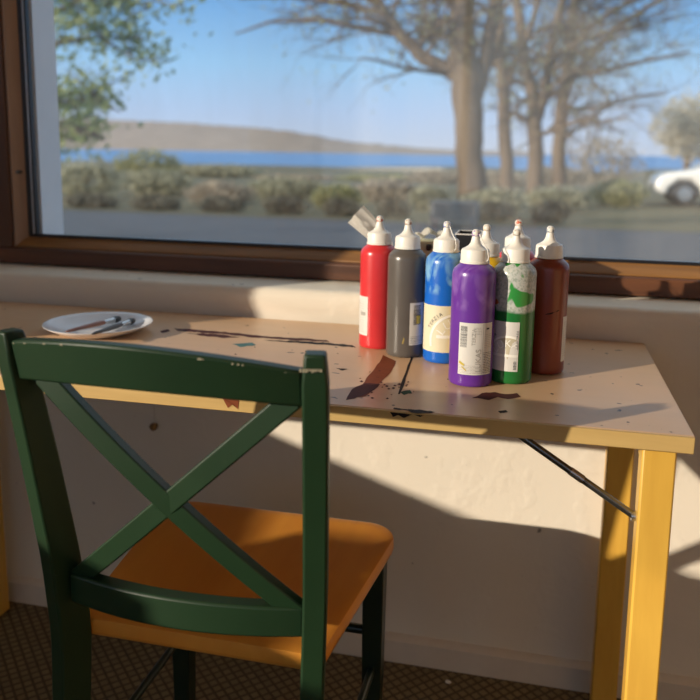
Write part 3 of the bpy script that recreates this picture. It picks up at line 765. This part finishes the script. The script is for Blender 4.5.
def foliage(bm, c, rad, n, size, rnd, shell=.55):
    for _ in range(n):
        d = Vector((rnd.gauss(0, 1), rnd.gauss(0, 1), rnd.gauss(0, 1))).normalized()*(shell+(1-shell)*rnd.random())
        k = 1+.25*noise.noise(d*2.2+Vector(c)*.3)
        quads(bm, (c[0]+d.x*rad[0]*k, c[1]+d.y*rad[1]*k, c[2]+d.z*rad[2]*k), size*rnd.uniform(.6, 1.4), rnd)
def shrub(px0, px1, ytop, Y, mat, label, group, seed, zg=None, dens=1.0):
    rnd = random.Random(seed); a, b_ = ony(px0, ytop, Y), ony(px1, ytop, Y)
    g = GZ if zg is None else zg; cx = (a.x+b_.x)/2; rx = abs(b_.x-a.x)/2; top = (a.z+b_.z)/2; h = top-g
    t = thing('shrub', (cx, Y, g), label, 'shrub', group)
    bm = bmesh.new(); n = int(1500*dens)
    foliage(bm, (cx, Y, g+h*.5), (rx, min(rx*.55, 1.5), h*.54), n, max(.07, .07*rx+.04), rnd)
    obj('foliage', bm, mat, t, smooth=False)
    bm = bmesh.new()
    for k in range(5):
        tube(bm, [(cx+rnd.uniform(-.1, .1)*rx, Y, g-.02), (cx+rnd.uniform(-.6, .6)*rx, Y+rnd.uniform(-.3, .3), g+h*.7)], [.02+.01*rx, .008], 5)
    obj('stem', bm, M_bark, t)
def zgr(Y):
    for (y0, z0), (y1, z1) in zip(zip(ys, zs), zip(ys[1:], zs[1:])):
        if Y <= y1: return z0+(z1-z0)*max(0, (Y-y0))/(y1-y0) if Y >= y0 else GZ
    return -10
G = 'shrubs between road and shore'
SH = [  # px0, px1, ytop, Y, material, label
 (50, 122, 160, 17.2, M_olive, 'dark olive shrub beside the white window reveal, low at far left'),
 (116, 196, 170, 20.5, M_olive, 'olive shrub at left behind the road, under the green tree'),
 (186, 256, 182, 17.2, M_brownl, 'brown shrub below the left end of the blue water'),
 (246, 322, 177, 20.5, M_olive, 'olive shrub behind road below the middle of the water'),
 (310, 366, 184, 17.2, M_yel, 'yellow-green shrub just above and left of the white paper strip'),
 (352, 420, 178, 20.5, M_brownl, 'brown shrub above the red paint bottle'),
 (408, 450, 184, 17.6, M_olive, 'olive shrub just left of the thick tree trunk'),
 (112, 182, 150, 55, M_yel, 'yellow-green shrub far left, below the brown hill'),
 (168, 262, 165, 62, M_olive, 'far olive shrub just below the water at left'),
 (250, 345, 176, 68, M_brownl, 'far brown shrub below pale beach'),
 (338, 425, 175, 60, M_yel, 'far yellow-green shrub below right end of the beach'),
 (405, 470, 170, 50, M_brownl, 'far brown shrub behind the thick trunk, at its left'),
 (468, 530, 172, 38, M_brownl, 'brown shrub seen between the thick trunk and thinner trunks'),
 (522, 590, 166, 44, M_brownl, 'dry brown shrub behind the thin trunks'),
 (568, 648, 138, 48, M_brownl, 'tall dry shrub left of the parked white car'),
 (590, 650, 180, 21.5, M_yel, 'low green shrub at the road edge left of the car'),
 (524, 592, 186, 19.0, M_olive, 'low dark shrub at the foot of the thin trunks'),
 (462, 528, 188, 16.4, M_olive, 'low dark shrub right of the thick trunk base'),
 (66, 118, 194, 15.1, M_darkol, 'lowest dark shrub beside the road at far left, next to the white reveal'),
 (132, 182, 196, 15.1, M_darkol, 'low dark shrub beside the road, left of the middle of the window bottom'),
 (198, 246, 197, 15.1, M_darkol, 'low dark shrub at the near road edge, under the left end of the blue water'),
 (262, 308, 196, 15.1, M_darkol, 'low dark shrub at the near road edge, two shrubs left of the paper strip'),
 (322, 362, 198, 15.1, M_darkol, 'low dark shrub at the near road edge, directly above the paper strip'),
 (376, 412, 199, 15.1, M_darkol, 'low dark shrub at the near road edge, between paper strip and concrete block'),
 (472, 516, 202, 15.1, M_darkol, 'low dark shrub at the road edge, just right of the concrete block'),
 (530, 572, 200, 15.1, M_darkol, 'low dark shrub at the road edge, right of the red-brown bottle nozzle'),
]
for i, s in enumerate(SH): shrub(*s, G, 100+i, zgr(s[3]), 1.1)
# rounded pale tree form, built for an indistinct pale shape behind the car
def simple_tree(px, py, prad, Y, mat, label, seed):
    rnd = random.Random(seed); c = ony(px, py, Y); r = abs(ony(px+prad, py, Y).x-c.x); g = zgr(Y)
    t = thing('pale_tree', (c.x, Y, g), label, 'tree')
    bm = bmesh.new(); foliage(bm, c, (r, r, r*.95), 5000, r*.10, rnd, .3); obj('crown', bm, mat, t, smooth=False)
    bm = bmesh.new(); tube(bm, [(c.x, Y, g-.1), (c.x, Y, c.z-r*.3), (c.x+.2, Y, c.z+r*.2)], [.2, .15, .05], 8); obj('trunk', bm, M_bark, t)
simple_tree(690, 128, 40, 46, M_palecrown, 'pale cream rounded tree behind the parked car', 4)

# bare spring trees
def grow(bmT, leaves, p, d, r, L, lvl, rnd, lean=Vector((0, 0, 0)), leafsize=.10, leafp=.6):
    if lvl == 0 or r < .004: return
    n = 5; pts = [p.copy()]; rad = [r]; q = p.copy(); dd = d.copy()
    for k in range(n):
        dd = (dd+Vector((rnd.gauss(0, .16), rnd.gauss(0, .16), rnd.gauss(0, .13)))+lean*.05).normalized()
        q = q+dd*L/n; pts.append(q.copy()); rad.append(r*(1-.62*(k+1)/n))
        if lvl <= 2 and rnd.random() < leafp:
            for _ in range(2): leaves.append(q+Vector((rnd.gauss(0, .15), rnd.gauss(0, .15), rnd.gauss(0, .12))))
        if lvl > 1:
            for _ in range(2 if lvl > 1 else 1):
                if rnd.random() < .78:
                    s = (dd*.55+Vector((rnd.gauss(0, .6), rnd.gauss(0, .45), rnd.gauss(.05, .5)))).normalized()
                    grow(bmT, leaves, q, s, rad[-1]*.55, L*rnd.uniform(.45, .68), lvl-1, rnd, lean, leafsize, leafp)
    tube(bmT, pts, rad, 5 if lvl > 1 else 3)
def bare_tree(Y, limbs, label, seed, lvl=3, name='bare_tree', leafp=.13, leafm_=M_leaf, leafsize=.085, sprout=.5, blen=2.2, group='trees beyond the road'):
    """limbs: list of polylines of (px, py, radius px) at distance Y"""
    rnd = random.Random(seed); p0 = ony(limbs[0][0][0], limbs[0][0][1], Y); g = zgr(Y)
    t = thing(name, (p0.x, Y, g), label, 'tree', group)
    mpp = (ony(351, 150, Y)-ony(350, 150, Y)).length
    trunk = bmesh.new(); tw = bmesh.new(); leaves = []
    for li, lm in enumerate(limbs):
        P = [ony(x, y, Y+(0 if li == 0 else .25*((li*37 % 5)-2)*(i/len(lm)))) for i, (x, y, r_) in enumerate(lm)]; Rr = [r_*mpp for *_, r_ in lm]
        if li == 0: P.insert(0, Vector((P[0].x, Y, g-.05))); Rr.insert(0, Rr[0]*1.35)
        # resample smoothly
        Q, RR = [], []
        for a in range(len(P)-1):
            for k in range(4): Q.append(P[a].lerp(P[a+1], k/4)+Vector((rnd.gauss(0, .02), 0, 0))); RR.append(Rr[a]+(Rr[a+1]-Rr[a])*k/4)
        Q.append(P[-1]); RR.append(Rr[-1])
        tube(trunk, Q, RR, 10)
        for k in range(2, len(Q)):
            if RR[k] < .30*1.2 and rnd.random() < sprout and (li > 0 or Q[k].z > 1.6):
                d = (Q[k]-Q[k-1]).normalized()
                s = (d*.3+Vector((rnd.choice((-1, 1))*rnd.uniform(.5, 1), rnd.gauss(0, .5), rnd.uniform(-.1, .6)))).normalized()
                grow(tw, leaves, Q[k], s, max(.016, RR[k]*.35), blen*rnd.uniform(.6, 1.2), lvl, rnd, Vector((0, 0, -.6)), leafsize, leafp)
    obj('trunk', trunk, M_bark, t); 
    if len(tw.verts): obj('branches', tw, M_bark, t)
    bm = bmesh.new()
    for l in leaves: quads(bm, l, leafsize*rnd.uniform(.7, 1.4), rnd)
    if len(bm.verts): obj('leaves', bm, leafm_, t, smooth=False)
bare_tree(18.6, [[(474, 205, 15), (470, 160, 13), (468, 120, 13.5), (466, 80, 15), (463, 40, 12), (461, 0, 11), (455, -70, 8), (450, -150, 4)],
                 [(466, 78, 9), (448, 70, 7), (425, 58, 6.5), (402, 36, 6), (386, 14, 5.5), (372, -8, 5), (350, -60, 3)],
                 [(472, 110, 8), (482, 75, 7), (490, 40, 6.5), (497, -10, 6), (505, -80, 3)],
                 [(402, 36, 3), (360, 28, 2.6), (320, 20, 2.2), (270, 22, 1.5), (235, 34, .8)],
                 [(386, 14, 3), (340, 2, 2.4), (290, -4, 2), (240, -2, 1.2)]],
          'thick forked tree trunk with bare branches behind the blue and purple bottles', 11, 3, sprout=.42, blen=2.0)
bare_tree(24, [[(507, 200, 7), (506, 150, 6.5), (504, 100, 6), (499, 60, 5), (500, 0, 4), (508, -80, 2)], [(504, 100, 4), (512, 70, 3.5), (528, 35, 3), (545, -20, 2)]],
          'slender tree nearest the thick forked trunk, on its right', 12, 3, sprout=.5)
bare_tree(28, [[(534, 200, 8), (536, 150, 7), (534, 100, 6.5), (524, 60, 5), (518, 10, 4.5), (512, -60, 3)], [(536, 122, 5), (546, 90, 5), (552, 50, 4.5), (562, 5, 4), (575, -60, 2)], [(552, 60, 3), (580, 40, 2.5), (615, 30, 2), (650, 28, 1.2)]],
          'forked slender tree above the green paint bottle', 13, 3, sprout=.7, blen=2.8)
bare_tree(38, [[(560, 200, 7), (559, 150, 6.5), (562, 100, 6), (569, 60, 5.5), (574, 10, 5), (585, -60, 3)], [(562, 95, 4), (585, 60, 3.2), (620, 25, 2.6), (660, 0, 2)], [(566, 75, 3), (600, 72, 2.5), (640, 62, 1.8), (690, 52, 1)], [(570, 45, 3), (610, 12, 2.5), (650, -8, 2), (700, -20, 1)], [(562, 110, 2.5), (596, 108, 2), (630, 98, 1.5), (668, 92, .8)]],
          'slender tree above the red-brown paint bottle, rightmost of the trees', 14, 3, sprout=.8, blen=3.2)
# leafy tree at the left edge, trunk hidden by the window reveal
bare_tree(9.0, [[(28, 190, 8), (30, 100, 7), (32, 0, 6), (36, -90, 4)], [(30, 60, 3), (62, 40, 2.2), (100, 38, 1.5), (138, 60, .8)], [(31, 20, 3), (70, 5, 2.4), (110, -6, 1.6), (150, 8, .8)], [(29, 120, 3), (60, 105, 2), (90, 98, 1.4), (120, 112, .8)], [(33, -20, 3), (70, -35, 2.4), (120, -45, 1.6)], [(29, 150, 3), (56, 140, 2), (84, 132, 1.2), (105, 140, .7)]],
          'leafy green tree beside the white window reveal at far left', 15, 2, leafp=.9, leafm_=M_leaf2, leafsize=.095, sprout=.9, blen=.75, name='leafy_tree')
# concrete block at the foot of the thick tree
pq, pr2 = ony(430, 201, 13.4), ony(478, 201, 13.4)
tag(obj('concrete_block', B(pq.x, pr2.x, 13.4, 14.0, GZ, pq.z), M_stone, None, origin=(pq.x, 13.4, GZ), bevel=.04), 'grey concrete block at road edge in front of the thick forked tree', 'block')

# parked car: side on, its front end just in view
cY = 22.3; c0 = ony(655, 190, cY); x0 = c0.x
car = thing('car', (x0+2.1, cY+.85, GZ), 'white parked car at the right edge beyond the road', 'car')
prof = [(.02, .42), (.0, .60), (.06, .78), (.30, .90), (1.05, 1.00), (1.75, 1.42), (2.9, 1.46), (3.7, 1.10), (4.15, 1.02), (4.25, .6), (4.2, .36)]
bot = [(3.75, .28), (3.70, .50), (3.42, .72), (3.1, .72), (2.82, .5), (2.78, .25), (1.25, .25), (1.20, .50), (.95, .72), (.62, .72), (.36, .5), (.30, .28)]
bm = bmesh.new(); prism(bm, [(x0+a, GZ+b_) for a, b_ in prof+bot], (cY, cY+1.7), 1)
obj('car_body', bm, M_carp, car, bevel=.10, seg=3, angle=50)
for xx in (.79, 3.27):
    for yy in (cY-.01, cY+1.51):
        bm = bmesh.new(); tube(bm, [(x0+xx, yy, GZ+.345), (x0+xx, yy+.02, GZ+.345), (x0+xx, yy+.18, GZ+.345), (x0+xx, yy+.2, GZ+.345)], [.29, .345, .345, .29], 24); w_ = obj('wheel', bm, M_tyre, car)
        ya = yy-.006 if yy < cY+1 else yy+.206
        bm = bmesh.new(); tube(bm, [(x0+xx, min(ya, yy+.1), GZ+.345), (x0+xx, max(ya, yy+.1), GZ+.345)], .19, 20); obj('hubcap', bm, M_chrome, w_)
bm = bmesh.new(); prism(bm, [(x0+1.30, GZ+1.06), (x0+1.78, GZ+1.36), (x0+2.85, GZ+1.39), (x0+3.4, GZ+1.10)], (cY-.006, cY+1.706), 1); obj('side_window', bm, M_cglass, car, smooth=False)
bm = bmesh.new(); blob(bm, (x0+.10, cY+.25, GZ+.70), (.08, .2, .07), 2, 0); obj('headlight', bm, M_chrome, car)

# ------------------------------------------------------------------ light
AZ, EL = math.radians(48.5), math.radians(14.0)
sd = Vector((math.sin(AZ)*math.cos(EL), math.cos(AZ)*math.cos(EL), -math.sin(EL)))
sun = bpy.data.lights.new('sun', 'SUN'); sun.energy = 5.5; sun.angle = math.radians(.6); sun.color = (1.0, .86, .69)
so = bpy.data.objects.new('sun', sun); C.objects.link(so); so.rotation_euler = sd.to_track_quat('-Z', 'Y').to_euler()
so.location = (-6, -6, 5)
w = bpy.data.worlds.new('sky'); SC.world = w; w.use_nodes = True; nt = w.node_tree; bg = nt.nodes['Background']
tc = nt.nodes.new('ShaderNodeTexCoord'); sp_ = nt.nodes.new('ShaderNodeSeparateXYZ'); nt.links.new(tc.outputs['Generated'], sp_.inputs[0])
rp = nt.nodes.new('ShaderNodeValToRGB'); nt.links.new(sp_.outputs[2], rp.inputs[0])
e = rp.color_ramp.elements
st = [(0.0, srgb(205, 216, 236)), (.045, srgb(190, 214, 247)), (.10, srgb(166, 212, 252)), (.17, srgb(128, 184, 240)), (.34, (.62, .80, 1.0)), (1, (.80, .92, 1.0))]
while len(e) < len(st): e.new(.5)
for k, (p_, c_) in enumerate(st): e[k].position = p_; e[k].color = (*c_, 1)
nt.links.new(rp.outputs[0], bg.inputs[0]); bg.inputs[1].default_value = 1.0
